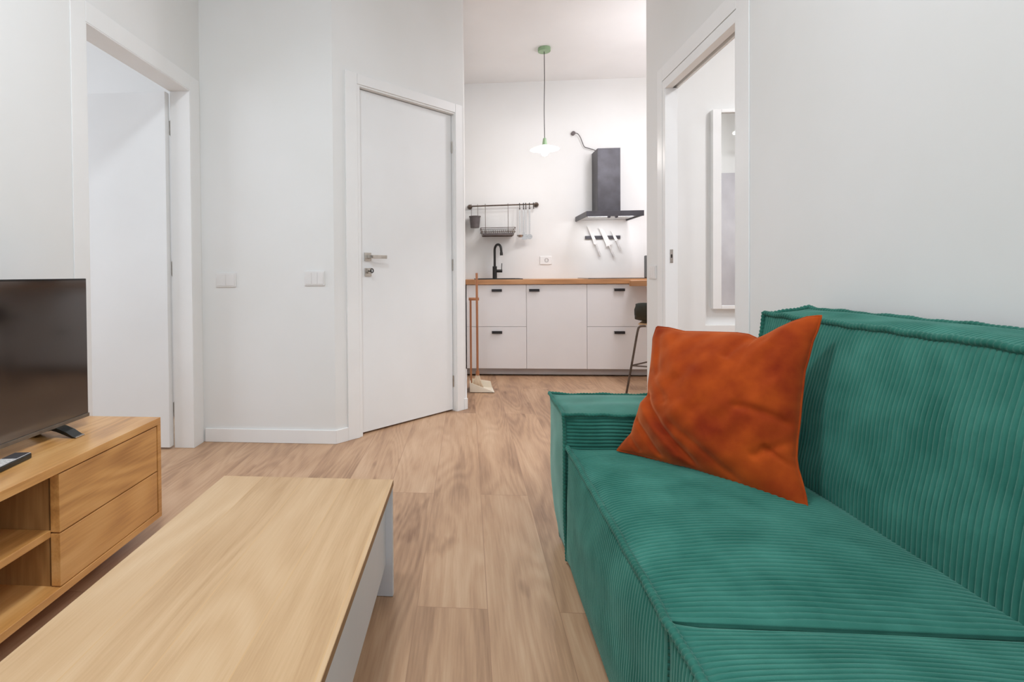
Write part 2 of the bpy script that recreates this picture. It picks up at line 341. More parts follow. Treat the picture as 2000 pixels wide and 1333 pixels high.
# ---------------------------------------------------------------- doors
d1 = struct(bpy.data.objects.new('door_1', None)); C.objects.link(d1); d1.location = (-1.69, 2.83, 0)
MB().box(-2.46, -1.680, 2.808, 2.850, .012, 2.015).build('door_leaf', DOORM, d1, .002)
for z in (.218, 1.022, 1.821):
    m = MB(); m.cyl((-1.674, 2.8545, z - .045), (-1.674, 2.8545, z + .045), .0048, 12); m.box(-1.688, -1.676, 2.8505, 2.8535, z - .04, z + .04)
    m.build('hinge', NICKEL, d1)
for s_ in (-1, 1):
    y = 2.829 + s_ * .0225
    m = MB(); m.box(-2.43, -2.378, y - .004, y + .004, 1.0, 1.052); m.box(-2.415, -2.29, y + s_ * .035 - .004, y + s_ * .035 + .004, 1.02, 1.038); m.box(-2.415, -2.397, y, y + s_ * .036, 1.02, 1.038)
    m.build('lever_handle', NICKEL, d1, .001)
d2 = struct(bpy.data.objects.new('door_2', None)); C.objects.link(d2); d2.location = (O[0], O[1], 0)
B0 = -.028
ob(-.002, .8065, -.072, B0, .012, 2.104).build('door_leaf', DOORM, d2, .0015)
ho = ob(.037, .087, B0, B0 + .008, 1.064, 1.114).build('handle_rose', NICKEL, d2, .001)
m = MB(); m.obox(O, D, N, .054, .072, B0 + .008, B0 + .050, 1.080, 1.098); m.obox(O, D, N, .054, .178, B0 + .040, B0 + .050, 1.078, 1.099)
m.build('lever_handle', NICKEL, d2, .002)
lo = ob(.039, .087, B0, B0 + .008, .970, 1.020).build('lock_rose', NICKEL, d2, .001)
def W_(s, b, z): return (O[0] + D[0] * s + N[0] * b, O[1] + D[1] * s + N[1] * b, z)
MB().cyl(W_(.063, B0 + .008, .998), W_(.063, B0 + .014, .998), .012, 20).build('lock_cylinder', NICKEL, lo, 0, 'auto')
m = MB(); m.cyl(W_(.064, B0 + .014, 1.000), W_(.066, B0 + .036, 1.002), .003, 10)
m.tube([W_(.066 + .010 * math.cos(a), B0 + .040, 1.003 + .012 * math.sin(a)) for a in [i * math.pi / 8 for i in range(16)]], .0035, 8, closed=True)
m.build('key', BLACKM, lo, 0, 'auto')
for z in (.214, 1.043, 1.878):
    m = MB(); m.cyl(W_(.8085, B0 + .005, z - .04), W_(.8085, B0 + .005, z + .04), .005, 12); m.build('hinge', NICKEL, d2)

# ---------------------------------------------------------------- switches and sockets
def plate(lbl, x0, x1, y, z0, z1, n=3):
    t = thing('light_switch', lbl, 'light switch', ((x0 + x1) / 2, y, z0))
    MB().box(x0, x1, y - .008, y, z0, z1).build('cover_plate', PLASTIC, t, .002)
    wd = (x1 - x0 - .014) / n
    for i in range(n):
        MB().box(x0 + .007 + wd * i + .0006, x0 + .007 + wd * (i + 1) - .0006, y - .0105, y - .008, z0 + .008, z1 - .008).build('rocker', PLASTIC, t, .001)
plate('white switch plate on the narrow wall, nearer the open doorway', -1.472, -1.352, 2.965, .913, .995, 2)
plate('white switch plate with ribbed rockers, nearer the closed door', -.941, -.822, 2.965, .918, 1.002, 3)
t = thing('light_switch', 'white switch plate on the end of the right wall beside the kitchen opening', 'light switch', (RW, 3.42, .94))
MB().box(RW - .009, RW, 3.352, 3.472, .938, 1.020).build('cover_plate', PLASTIC, t, .002)
for i in range(3): MB().box(RW - .0115, RW - .009, 3.3595 + i * .0352, 3.3935 + i * .0352, .946, 1.012).build('rocker', PLASTIC, t, .001)
KY = 5.6
t = thing('wall_socket', 'white power socket on the kitchen wall above the worktop', 'socket', (.82, KY, 1.07))
MB().box(.765, .885, KY - .009, KY, 1.072, 1.158).build('cover_plate', TRIM, t, .002)
MB().tube([(.832 + .019 * math.cos(a), KY - .010, 1.116 + .019 * math.sin(a)) for a in [i * math.pi / 10 for i in range(20)]], .0016, 6, closed=True).build('socket_ring', POT, t)
m = MB()
for dx in (-.009, .009): m.cyl((.832 + dx, KY - .0105, 1.116), (.832 + dx, KY - .006, 1.116), .0025, 8)
m.build('socket_holes', BLACKM, t)

# ---------------------------------------------------------------- kitchen run
FY = 4.99
def front(parent, name, x0, x1, z0, z1, hx):
    f = MB().box(x0 + .0015, x1 - .0015, FY, FY + .018, z0 + .0015, z1 - .0015).build(name, CAB, parent, .0012)
    m = MB(); m.box(hx - .048, hx + .048, FY - .022, FY - .017, z1 - .066, z1 - .042); m.box(hx - .048, hx + .048, FY - .022, FY, z1 - .046, z1 - .042)
    m.build('handle', HANDLE, f, .001)
def cabinet(lbl, x0, x1, kind, hx):
    t = thing('base_cabinet', lbl, 'cabinet', ((x0 + x1) / 2, 5.29, .075), 'white base cabinets under the worktop')
    MB().box(x0 + .001, x1 - .001, FY + .020, KY - .002, .075, .874).build('cabinet_body', CAB, t)
    if kind == 'd':
        front(t, 'drawer', x0, x1, .475, .873, hx); front(t, 'drawer', x0, x1, .075, .475, hx)
    else: front(t, 'cabinet_door', x0, x1, .075, .873, hx)
cabinet('white kitchen cabinet with two drawers, leftmost below the sink', -.012, .553, 'd', .275)
cabinet('white kitchen cabinet with one tall door and handle at its upper left', .553, 1.114, 'c', .625)
cabinet('white kitchen cabinet with two drawers below the cooker hood', 1.114, 1.680, 'd', 1.407)
cabinet('white kitchen cabinet mostly hidden behind the wall end, right of the stool leg', 1.680, 2.246, 'd', 1.96)
tag(MB().box(-.012, 2.3, 5.045, 5.06, .012, .075).build('plinth_board', TOE, None, .001), 'grey plinth board along the foot of the kitchen cabinets', 'plinth')
tag(MB().box(-.018, 2.3, 4.965, KY, .876, .922).build('worktop', BUTCH, None, .002), 'long oak kitchen worktop over the white base cabinets', 'worktop')
tag(MB().prism([(1.40, 4.60), (2.3, 4.60), (2.3, 4.962), (1.505, 4.962), (1.388, 4.615)], 'z', .862, .909).build('breakfast_bar_top', BUTCH, None, .002), 'oak breakfast bar top jutting in front of the worktop behind the stool', 'bar top')
# sink
t = thing('sink', 'dark inset sink with a thin rim in the worktop', 'sink', (.30, 5.28, .922))
m = MB(); m.box(.07, .53, 5.06, 5.10, .9225, .930); m.box(.07, .53, 5.47, 5.51, .9225, .930); m.box(.07, .11, 5.10, 5.47, .9225, .930); m.box(.49, .53, 5.10, 5.47, .9225, .930)
m.build('sink_rim', BLACKM, t, .002)
MB().box(.11, .49, 5.10, 5.47, .9225, .924).build('basin', GREYM, t)
# tap
t = thing('kitchen_tap', 'black gooseneck tap with a side lever at the sink', 'tap', (.285, 5.50, .930))
MB().cyl((.285, 5.50, .930), (.285, 5.50, 1.055), .023, 24).build('tap_body', BLACKM, t, .001, True)
pts = [(.285, 5.50, 1.055), (.285, 5.50, 1.10), (.285, 5.50, 1.20)]
for i in range(0, 13):
    a = math.pi * i / 12; pts.append((.285 + .030 * (1 - math.cos(a)), 5.50 - .055 * (1 - math.cos(a)), 1.225 + .055 * math.sin(a)))
pts += [(.347, 5.388, 1.20), (.348, 5.386, 1.175)]
MB().tube(pts, .0125, 12).build('spout', BLACKM, t, 0, 'auto')
MB().cyl((.347, 5.388, 1.195), (.348, 5.386, 1.165), .0155, 14).build('spray_head', BLACKM, t, 0, 'auto')
m = MB(); m.cyl((.305, 5.50, 1.006), (.362, 5.50, 1.006), .016, 16); m.tube([(.355, 5.50, 1.010), (.356, 5.49, 1.05), (.357, 5.475, 1.085)], .004, 8)
m.build('lever', BLACKM, t, 0, 'auto')
tag(MB().box(1.14, 1.70, 5.05, 5.53, .9225, .929).build('induction_hob', GLASSB, None, .002), 'flat black glass hob on the worktop below the hood', 'hob')
# black appliance half hidden behind the wall end
t = thing('coffee_machine', 'black appliance on the worktop mostly hidden behind the right wall end', 'coffee machine', (1.86, 5.25, .922))
MB().box(1.765, 1.95, 5.14, 5.40, .9225, 1.15).build('machine_body', GLOSSB, t, .012, seg=3)
MB().box(1.80, 1.915, 5.03, 5.14, .9225, .955).build('drip_tray', GREYM, t, .004)
MB().box(1.80, 1.915, 5.06, 5.142, 1.07, 1.145).build('brew_head', GLOSSB, t, .006)

# hood
t = thing('cooker_hood', 'dark grey wall chimney hood above the knife rack', 'cooker hood', (1.41, KY, 1.52))
m = MB(); m.box(1.305, 1.528, 5.36, KY, 1.565, 2.225); m.build('chimney', GREYM, t, .002)
m = MB(); m.box(1.133, 1.665, 5.08, KY, 1.545, 1.567); m.box(1.133, 1.665, 5.08, 5.095, 1.515, 1.546); m.box(1.133, 1.148, 5.095, KY, 1.518, 1.546); m.box(1.65, 1.665, 5.095, KY, 1.518, 1.546)
m.build('canopy', GREYM, t, .0015)
MB().box(1.15, 1.648, 5.097, KY - .003, 1.530, 1.544).build('filter_panel', STEEL, t)
m = MB(); m.box(1.17, 1.36, 5.14, 5.19, 1.524, 1.530); m.box(1.43, 1.60, 5.14, 5.19, 1.524, 1.530); m.build('lamp_strip', LED, t)
for x in (1.345, 1.415): MB().cyl((x, 5.085, 1.512), (x, 5.11, 1.512), .013, 16).build('control_knob', GREYM, t, 0, 'auto')
t = thing('power_cable', 'thin dark cable curving from a wall outlet down to the top of the hood', 'cable', (1.12, KY, 2.44))
cp = [(1.118, 5.575, 2.438), (1.150, 5.565, 2.432), (1.180, 5.57, 2.395), (1.205, 5.575, 2.335), (1.225, 5.578, 2.295), (1.262, 5.578, 2.280), (1.300, 5.58, 2.268), (1.330, 5.57, 2.252), (1.345, 5.56, 2.226)]
def smooth_path(p, k=6):
    p = [Vector(q) for q in p]; out = []
    for i in range(len(p) - 1):
        a, b, c, d = p[max(i - 1, 0)], p[i], p[i + 1], p[min(i + 2, len(p) - 1)]
        for j in range(k):
            u = j / k; out.append(.5 * ((2 * b) + (-a + c) * u + (2 * a - 5 * b + 4 * c - d) * u * u + (-a + 3 * b - 3 * c + d) * u ** 3))
    return out + [p[-1]]
MB().tube(smooth_path(cp), .0042, 8).build('cord', BRASS, t, 0, 'auto')
m = MB(); m.cyl((1.112, KY, 2.440), (1.112, KY - .03, 2.440), .021, 18); m.build('plug', POT, t, .002)

# knife rack + knives
tag(MB().box(1.232, 1.588, KY - .018, KY, 1.332, 1.366).build('knife_rack', GREYM, None, .002), 'dark magnetic knife strip on the wall below the hood', 'knife rack')
def knife(lbl, tip, end, bw, frac):
    tip = Vector((tip[0], tip[1])); end = Vector((end[0], end[1])); d = (end - tip); L = d.length; d /= L; q = Vector((d.y, -d.x))
    t = thing('kitchen_knife', lbl, 'knife', (end.x, KY - .022, end.y), 'white knives on the magnetic strip')
    def P(a, b): v = tip + d * (a * L) + q * b; return (v.x, v.y)
    y0 = KY - .0235
    MB().prism([P(0, bw * .45), P(.12 * frac, bw * .05), P(.35 * frac, -bw * .38), P(frac, -bw * .5), P(frac, bw * .5)], 'y', y0, y0 + .004).build('blade', PLASTIC, t)
    MB().prism([P(frac - .01, -bw * .62), P(frac + .035, -bw * .62), P(frac + .035, bw * .62), P(frac - .01, bw * .62)], 'y', y0 - .006, y0 + .005).build('bolster', PLASTIC, t, .002)
    MB().prism([P(frac + .03, -.0085), P(.96, -.010), P(1, -.006), P(1, .010), P(.96, .012), P(frac + .03, .009)], 'y', y0 - .008, y0 + .005).build('handle', SILVER, t, .003)
knife('long white knife hanging leftmost on the magnetic strip', (1.262, 1.478), (1.385, 1.155), .034, .58)
knife('broad white chef knife in the middle of the magnetic strip', (1.388, 1.462), (1.522, 1.146), .052, .60)
knife('short white knife hanging rightmost on the magnetic strip', (1.500, 1.425), (1.588, 1.214), .028, .50)

# rail with hanging things
RY = 5.535
t = thing('wall_rail', 'dark bronze kitchen rail with round end mounts above the sink', 'rail', (.38, KY, 1.70))
MB().cyl((.02, RY, 1.690), (.735, RY, 1.702), .0075, 14).build('bar', BRONZE, t, 0, 'auto')
for x, z in ((.03, 1.690), (.728, 1.702)):
    m = MB(); m.cyl((x, KY, z), (x, KY - .010, z), .026, 20); m.cyl((x, KY - .010, z), (x, RY - .012, z), .011, 14); m.ball((x, RY, z), .016, 12)
    m.build('end_mount', BRONZE, t, 0, 'auto')
t = thing('hanging_pot', 'small grey plastic pot hooked on the left end of the rail', 'pot', (.078, 5.53, 1.46))
m = MB(); m.lathe([(.044, 0), (.046, .002), (.056, .112), (.062, .114), (.062, .124), (.058, .124), (.054, .112), (.042, .008), (.0, .006)], (.082, 5.53, 1.462)); m.build('cup', POT, t, 0, 'auto')
for x in (.045, .112): MB().tube([(x, RY + .010, 1.704), (x, RY, 1.7105), (x, RY - .010, 1.702), (x, RY - .012, 1.64), (x, RY - .012, 1.58)], .0022, 6).build('hook_wire', BRONZE, t)
# dish rack
t = thing('dish_rack', 'dark wire dish rack hanging from the rail above the tap', 'dish rack', (.31, 5.45, 1.36))
x0, x1, ya, yb, z0, z1 = .140, .492, 5.40, 5.585, 1.372, 1.452
m = MB(); r = .003
for z, e in ((z1, 0), (z0 + .035, 0)): 
    for a, b in (((x0, ya, z), (x1, ya, z)), ((x1, ya, z), (x1, yb, z)), ((x1, yb, z), (x0, yb, z)), ((x0, yb, z), (x0, ya, z))): m.cyl(a, b, r, 8)
for x, y in ((x0, ya), (x1, ya), (x0, yb), (x1, yb)):
    m.cyl((x, y, z1), (x + (.02 if x < .3 else -.02), y, z0), r, 8)
for a, b in (((x0 + .02, ya, z0), (x1 - .02, ya, z0)), ((x0 + .02, yb, z0), (x1 - .02, yb, z0)), ((x0 + .02, ya, z0), (x0 + .02, yb, z0)), ((x1 - .02, ya, z0), (x1 - .02, yb, z0))): m.cyl(a, b, r, 8)
m.build('wire_frame', BRONZE, t, 0, 'auto')
m = MB()
for i in range(17):
    x = x0 + .02 + i * (x1 - x0 - .04) / 16; m.tube([(x, ya + .01, z0 + .035), (x, ya + .04, z0 + .06), (x, (ya + yb) / 2, z0 + .03), (x, yb - .04, z0 + .062), (x, yb - .01, z0 + .035)], .0016, 6)
m.build('plate_wires', BRONZE, t, 0, 'auto')
MB().box(x0 + .022, x1 - .022, ya + .004, yb - .004, z0 + .002, z0 + .022).build('drip_tray', POT, t, .003)
for x in (.192, .428): MB().tube([(x, RY + .010, 1.700), (x, RY, 1.712), (x, RY - .010, 1.700), (x, RY - .012, 1.55), (x, RY - .012, 1.365)], .0026, 8).build('hanger_wire', BRONZE, t, 0, 'auto')
# hooks and utensils
HX = (.548, .588, .612, .650, .692)
hk = ['black hook on the rail holding the leftmost utensil', 'black hook on the rail holding the second utensil from the left', 'black hook on the rail holding the third utensil from the left', 'black hook on the rail holding the rightmost utensil', 'empty black hook at the right end of the rail']
hb = None
for i, x in enumerate(HX):
    z = 1.694 + .0168 * (x - .02) * .8
    if hb is None:
        m = MB(); m.tube(smooth_path([(x, RY + .011, z - .004), (x, RY + .006, z + .011), (x, RY - .008, z + .009), (x, RY - .012, z - .01), (x, RY - .006, z - .034), (x, RY - .010, z - .050), (x, RY - .020, z - .046)], 4), .0038, 8)
        t = thing('rail_hook', hk[0], 'hook', (x, RY, z), 'hooks on the kitchen rail'); o = m.build('hook_body', BLACKM, t, 0, 'auto'); hb = (t, o)
    else:
        t = hb[0].copy(); C.objects.link(t); t.location = (x, RY, z); t['label'] = hk[i]; c = hb[1].copy(); C.objects.link(c); c.parent = t
def utensil(name, lbl, x, head):
    t = thing(name, lbl, 'utensil', (x, RY - .014, 1.33), 'steel utensils hanging from the rail'); y = RY - .014
    m = MB(); m.tube([(x + .007 * math.cos(a), y, 1.655 + .010 * math.sin(a)) for a in [k * math.pi / 6 for k in range(12)]], .0022, 6, closed=True)
    m.prism([(x - .0065, 1.645), (x + .0065, 1.645), (x + .0045, 1.40), (x - .0045, 1.40)], 'y', y - .0015, y + .0015)
    m.build('handle', STEEL, t, 0, 'auto')
    m = MB()
    if head == 'ladle':
        m.lathe([(.001, -.028), (.018, -.024), (.030, -.012), (.034, 0), (.0325, 0), (.028, -.011), (.017, -.022), (.0, -.026)], (x, y - .030, 1.378), 24); m.tube([(x, y, 1.42), (x, y + .002, 1.395), (x, y - .0, 1.378)], .003, 6)
    elif head == 'skimmer':
        m.prism([(x + .027 * math.cos(a), 1.362 + .027 * math.sin(a)) for a in [k * math.pi / 12 for k in range(24)]], 'y', y - .003, y); m.tube([(x, y, 1.41), (x, y, 1.39)], .003, 6)
    elif head == 'spatula':
        m.prism([(x - .008, 1.41), (x + .008, 1.41), (x + .017, 1.378), (x + .019, 1.332), (x - .019, 1.332), (x - .017, 1.378)], 'y', y - .002, y)
    else:
        m.prism([(x + .019 * math.cos(a), 1.362 + .030 * math.sin(a)) for a in [k * math.pi / 12 for k in range(24)]], 'y', y - .004, y)
    m.build('head', STEEL, t, 0, 'auto')
utensil('soup_ladle', 'steel ladle hanging leftmost of the utensils on the rail', HX[0], 'ladle')
utensil('kitchen_spatula', 'steel spatula hanging second from the left on the rail', HX[1], 'spatula')
utensil('serving_spoon', 'steel serving spoon hanging third from the left on the rail', HX[2], 'spoon')
utensil('skimmer', 'steel round skimmer hanging rightmost of the utensils on the rail', HX[3], 'skimmer')

# pendant lamp
PX, PY = .700, 4.78
t = thing('pendant_lamp', 'sage green pendant lamp with a glowing flat disc shade in the kitchen', 'pendant lamp', (PX, PY, H))
MB().cyl((PX, PY, H), (PX, PY, H - .034), .056, 32).build('ceiling_rose', SAGE, t, .004)
MB().tube(smooth_path([(PX, PY, H - .034), (PX + .001, PY, 2.7), (PX - .003, PY, 2.45), (PX, PY, 2.185)], 5), .0032, 8).build('cord', BLACKM, t, 0, 'auto')
MB().lathe([(.006, .078), (.013, .074), (.020, .035), (.021, .012), (.030, .004)], (PX, PY, 2.118), 24).build('lamp_holder', SAGE, t, 0, 'auto')
MB().lathe([(.028, .006), (.070, -.008), (.126, -.030), (.130, -.034), (.124, -.034), (.068, -.014), (.026, .0)], (PX, PY, 2.125), 48).build('lamp_shade', OPAL, t, 0, 'auto')
MB().lathe([(.012, .03), (.016, .0), (.030, -.030), (.034, -.050), (.028, -.072), (.014, -.083), (.0, -.085)], (PX, PY, 2.118), 24).build('bulb', BULB, t, 0, 'auto')
l = bpy.data.lights.new('pendant_light', 'POINT'); l.energy = 5.5; l.color = (1, .95, .92); l.shadow_soft_size = .03
o = bpy.data.objects.new('pendant_light', l); C.objects.link(o); o.location = (PX, PY, 1.985)

# broom and dustpan
t = thing('dustpan', 'cream dustpan with a long stained wooden handle standing by the kitchen wall', 'dustpan', (.10, 4.37, 0))
m = MB()
m.add([(.02, 4.30, .012), (.02, 4.48, .012), (.205, 4.50, .003), (.215, 4.30, .003), (.02, 4.30, .016), (.02, 4.48, .016), (.205, 4.50, .007), (.215, 4.30, .007)], [(0, 3, 2, 1), (4, 5, 6, 7), (0, 1, 5, 4), (1, 2, 6, 5), (2, 3, 7, 6), (3, 0, 4, 7)])
m.box(.012, .022, 4.30, 4.48, .004, .085)
m.prism([(.014, .004), (.014, .085), (.20, .014), (.213, .004)], 'y', 4.296, 4.302); m.prism([(.014, .004), (.014, .085), (.19, .060), (.205, .004)], 'y', 4.478, 4.484)
m.build('pan', CREAM, t, .002)
m = MB(); m.cyl((.024, 4.39, .06), (.024, 4.39, .775), .0085, 12); m.build('handle', COPPER, t, 0, 'auto')
m = MB(); m.cyl((.010, 4.385, .768), (.094, 4.375, .768), .0125, 14); m.build('crossbar', COPPER, t, 0, 'auto')
t = thing('broom', 'long wooden broom with cream bristles standing in the dustpan', 'broom', (.078, 4.365, .02))
MB().cyl((.078, 4.352, .155), (.076, 4.352, .985), .0095, 12).build('handle', COPPER, t, 0, 'auto')
MB().cyl((.078, 4.355, .135), (.078, 4.355, .170), .016, 14).build('ferrule', COPPER, t, .002)
m = MB()
for i in range(26):
    a = (i % 13) / 12 - .5; b = -.5 if i < 13 else .5
    m.tube([(.078 + a * .022, 4.355 + b * .014, .14), (.078 + a * .05, 4.355 + b * .03, .08), (.078 + a * .095, 4.355 + b * .05, .022)], .0032, 5)
m.build('bristles', BRIST, t, 0, True)

# bar stool
t = thing('bar_stool', 'bar stool with dark curved seat shell and slim metal legs at the breakfast bar', 'bar stool', (1.256, 4.27, 0))
def shell(th, nx=18, ny=14):
    vs = []; fs = []
    cols = nx + 1
    prof = [(4.60, .615), (4.56, .602), (4.50, .596), (4.42, .594), (4.34, .596), (4.29, .604), (4.258, .625), (4.242, .655), (4.236, .69), (4.232, .72), (4.230, .745)]
    for j, (y, z) in enumerate(prof):
        for i in range(cols):
            u = i / nx * 2 - 1; hw = .195 - .010 * (j > 8)
            e = abs(u) ** 3
            vs.append((1.515 + u * hw, y + (.030 * e if j > 5 else 0) , z + (.018 * e if j <= 6 else 0) - (.012 * abs(u) ** 8 if j == 10 else 0)))
    n = len(vs)
    for j, (y, z) in enumerate(prof):
        for i in range(cols):
            p = vs[j * cols + i]; off = (0, 0, -th) if j <= 5 else (0, -th, -.004) if j > 7 else (0, -th * .7, -th * .7)
            vs.append((p[0], p[1] + off[1], p[2] + off[2]))
    R_ = len(prof)
    for j in range(R_ - 1):
        for i in range(nx):
            a = j * cols + i; fs.append((a, a + 1, a + cols + 1, a + cols)); fs.append((n + a, n + a + cols, n + a + cols + 1, n + a + 1))
    for i in range(nx): fs.append((i, n + i, n + i + 1, i + 1)); a = (R_ - 1) * cols + i; fs.append((a, a + 1, n + a + 1, n + a))
    for j in range(R_ - 1): a = j * cols; fs.append((a, a + cols, n + a + cols, n + a)); a += nx; fs.append((a, n + a, n + a + cols, a + cols))
    return MB().add(vs, fs)
shell(.012).build('seat_shell', CHARC, t, 0, True)
MB().box(1.345, 1.685, 4.30, 4.54, .563, .576).build('seat_board', PLY, t, .004)
legs = [((1.256, 4.270), (1.352, 4.30)), ((1.774, 4.270), (1.678, 4.30)), ((1.42, 4.64), (1.42, 4.52)), ((1.62, 4.64), (1.62, 4.52))]
for (fx, fy), (tx, ty) in legs:
    MB().tube(smooth_path([(fx, fy, .002), (fx + (tx - fx) * .45, fy + (ty - fy) * .45, .26), (fx + (tx - fx) * .85, fy + (ty - fy) * .85, .50), (tx, ty, .545), (tx + (1.515 - tx) * .12, ty, .553), (tx + (1.515 - tx) * .3, ty, .555)], 4), .0085, 10).build('leg', BRONZE, t, 0, 'auto')
m = MB(); a = .42; q = [(fx + (tx - fx) * a, fy + (ty - fy) * a, .238) for (fx, fy), (tx, ty) in legs]
for i, j in ((0, 1), (1, 3), (3, 2), (2, 0)): m.cyl(q[i], q[j], .006, 10)
m.build('footrest', BRONZE, t, 0, 'auto')
t.rotation_euler = (0, 0, math.radians(-24))

# bathroom mirror + spot
t = thing('wall_mirror', 'tall white framed mirror in the room behind the right doorway', 'mirror', (1.75, 3.50, .75))
m = MB(); m.box(1.560, 1.612, 3.462, 3.499, .742, 2.012); m.box(1.948, 2.0, 3.462, 3.499, .742, 2.012); m.box(1.612, 1.948, 3.462, 3.499, .742, .764); m.box(1.612, 1.948, 3.462, 3.499, 1.99, 2.012)
m.build('frame', TRIM, t, .002)
MB().box(1.610, 1.950, 3.478, 3.485, .762, 1.992).build('mirror_glass', MIRROR, t)
t = thing('ceiling_spotlight', 'small round ceiling spotlight seen glowing in the mirror', 'spotlight', (2.95, 1.0, H))
MB().cyl((2.95, 1.0, H), (2.95, 1.0, H - .5), .02, 16).build('stem', TRIM, t, .002)
MB().cyl((2.95, 1.0, H - .5), (2.95, 1.0, H - .515), .05, 20).build('spot_lens', SPOTE, t)

# ---------------------------------------------------------------- coffee table
t = thing('coffee_table', 'low coffee table with pale oak top and white panel base', 'coffee table', (-.5, .98, 0))
TX0, TX1, TY0, TY1, TZ = -.768, -.231, .38, 1.581, .35
tp = MB().box(TX0, TX1, TY0, TY1, TZ - .018, TZ).build('tabletop', PALE, t, .0012)
MB().box(TX1 - .0012, TX1 + .0006, TY0 + .001, TY1 - .001, TZ - .0178, TZ - .0012).build('edge_band', EDGE, tp)
for y0, y1 in ((TY1 - .022, TY1 - .002), (TY0 + .002, TY0 + .022)): MB().box(TX0 + .001, TX1 - .001, y0, y1, .001, TZ - .0185).build('end_panel', WHITEP, t, .0012)
for x0, x1 in ((-.271, -.253), (-.746, -.728)): MB().box(x0, x1, TY0 + .023, TY1 - .023, .10, TZ - .0185).build('side_panel', WHITEP, t, .001)
MB().box(-.727, -.272, TY0 + .023, TY1 - .023, .10, .116).build('bottom_panel', WHITEP, t, .001)

# ---------------------------------------------------------------- media console
t = thing('media_console', 'low honey oak media console with open shelves and drawers along the left wall', 'media console', (-1.35, .96, 0))
CX0, CX1, CY0, CY1, Z0, Z1 = -1.548, -1.150, .06, 1.865, .080, .452
MB().box(CX0, CX1, CY0, CY1, Z1 - .025, Z1).build('top_panel', OAK, t, .001)
MB().box(CX0, CX1, CY0, CY1, Z0, Z0 + .022).build('bottom_panel', OAK, t, .001)
for y0, y1 in ((CY1 - .020, CY1), (CY0, CY0 + .020)): MB().box(CX0, CX1, y0, y1, Z0 + .0221, Z1 - .0251).build('side_panel', OAK, t, .001)
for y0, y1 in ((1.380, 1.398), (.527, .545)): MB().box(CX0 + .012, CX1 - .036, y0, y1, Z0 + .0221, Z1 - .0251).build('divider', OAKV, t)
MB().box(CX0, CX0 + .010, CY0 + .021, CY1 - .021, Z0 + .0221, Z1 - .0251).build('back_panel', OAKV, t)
MB().box(CX0 + .011, CX1 - .030, .546, 1.379, .243, .263).build('shelf', OAK, t, .001)
for (y0, y1) in ((1.376, CY1 - .0215), (CY0 + .0215, .549)):
    for z0, z1 in ((Z0 + .0245, .2540), (.2580, Z1 - .0290)):
        f = MB().box(CX1 - .030, CX1 - .002, y0 + .002, y1 - .002, z0, z1).build('drawer_front', OAK, t, .0012)
for x in (-1.34, -1.48):
    for y in (.16, .96, 1.72): MB().box(x - .02, x + .02, y - .02, y + .02, 0, Z0 - .0005).build('leg', BLACKM, t, .002)

# television
t = thing('television', 'flat black television on the oak media console', 'television', (-1.37, 1.32, Z1))
VX = -1.350; VY0, VY1, VZ0, VZ1 = .885, 1.755, .484, .974
m = MB(); m.box(VX - .022, VX - .001, VY0, VY1, VZ0, VZ1); m.box(VX - .05, VX - .022, VY0 + .12, VY1 - .12, VZ0 + .03, VZ0 + .30); m.build('casing', GLOSSB, t, .002)
MB().box(VX - .0005, VX + .0010, VY0 + .005, VY1 - .005, VZ0 + .0135, VZ1 - .006).build('screen', SCREEN, t)
MB().box(VX - .0005, VX + .0035, VY0, VY1, VZ0, VZ0 + .0125).build('lower_bezel', BEZEL, t, .001)
for y in (1.62, 1.02):
    m = MB()
    for sx, L in ((1, .085), (-1, .085)):
        p = [(0, .034), (.02, .032), (.05, .020), (L - .012, .006), (L, .001), (L, .0), (L - .014, .0), (.045, .010), (.018, .020), (0, .024)]
        m.prism([(VX - .012 + sx * a, Z1 + .0005 + b) for a, b in p], 'y', y - .020, y + .020)
    f = m.build('stand_foot', GLOSSB, t, .0015)
    MB().box(VX - .012 + .073, VX - .012 + .0855, y - .0195, y + .0195, Z1 + .001, Z1 + .0045).build('foot_tip', STEEL, f, .001)
# remote
t = thing('remote_control', 'silver and black remote control lying on the oak console', 'remote control', (-1.285, 1.335, Z1))
a = math.radians(96); dv = (math.cos(a), math.sin(a)); nv = (math.sin(a), -math.cos(a)); ro = (-1.275, 1.235)
MB().obox(ro, dv, nv, 0, .185, -.024, .024, Z1 + .0006, Z1 + .016).build('remote_body', GLOSSB, t, .003)
f = MB().obox(ro, dv, nv, .06, .183, -.0225, .0225, Z1 + .0161, Z1 + .0178).build('face_plate', SILVER, t, .001)
MB().obox(ro, dv, nv, .130, .180, -.0205, .0205, Z1 + .0178, Z1 + .0184).build('dark_inset', GREYM, f)
for i in range(3):
    for j in range(5): MB().obox(ro, dv, nv, .066 + j * .012, .073 + j * .012, -.0165 + i * .012, -.0075 + i * .012, Z1 + .0178, Z1 + .0195).build('button', PLASTIC if j else BLACKM, f)

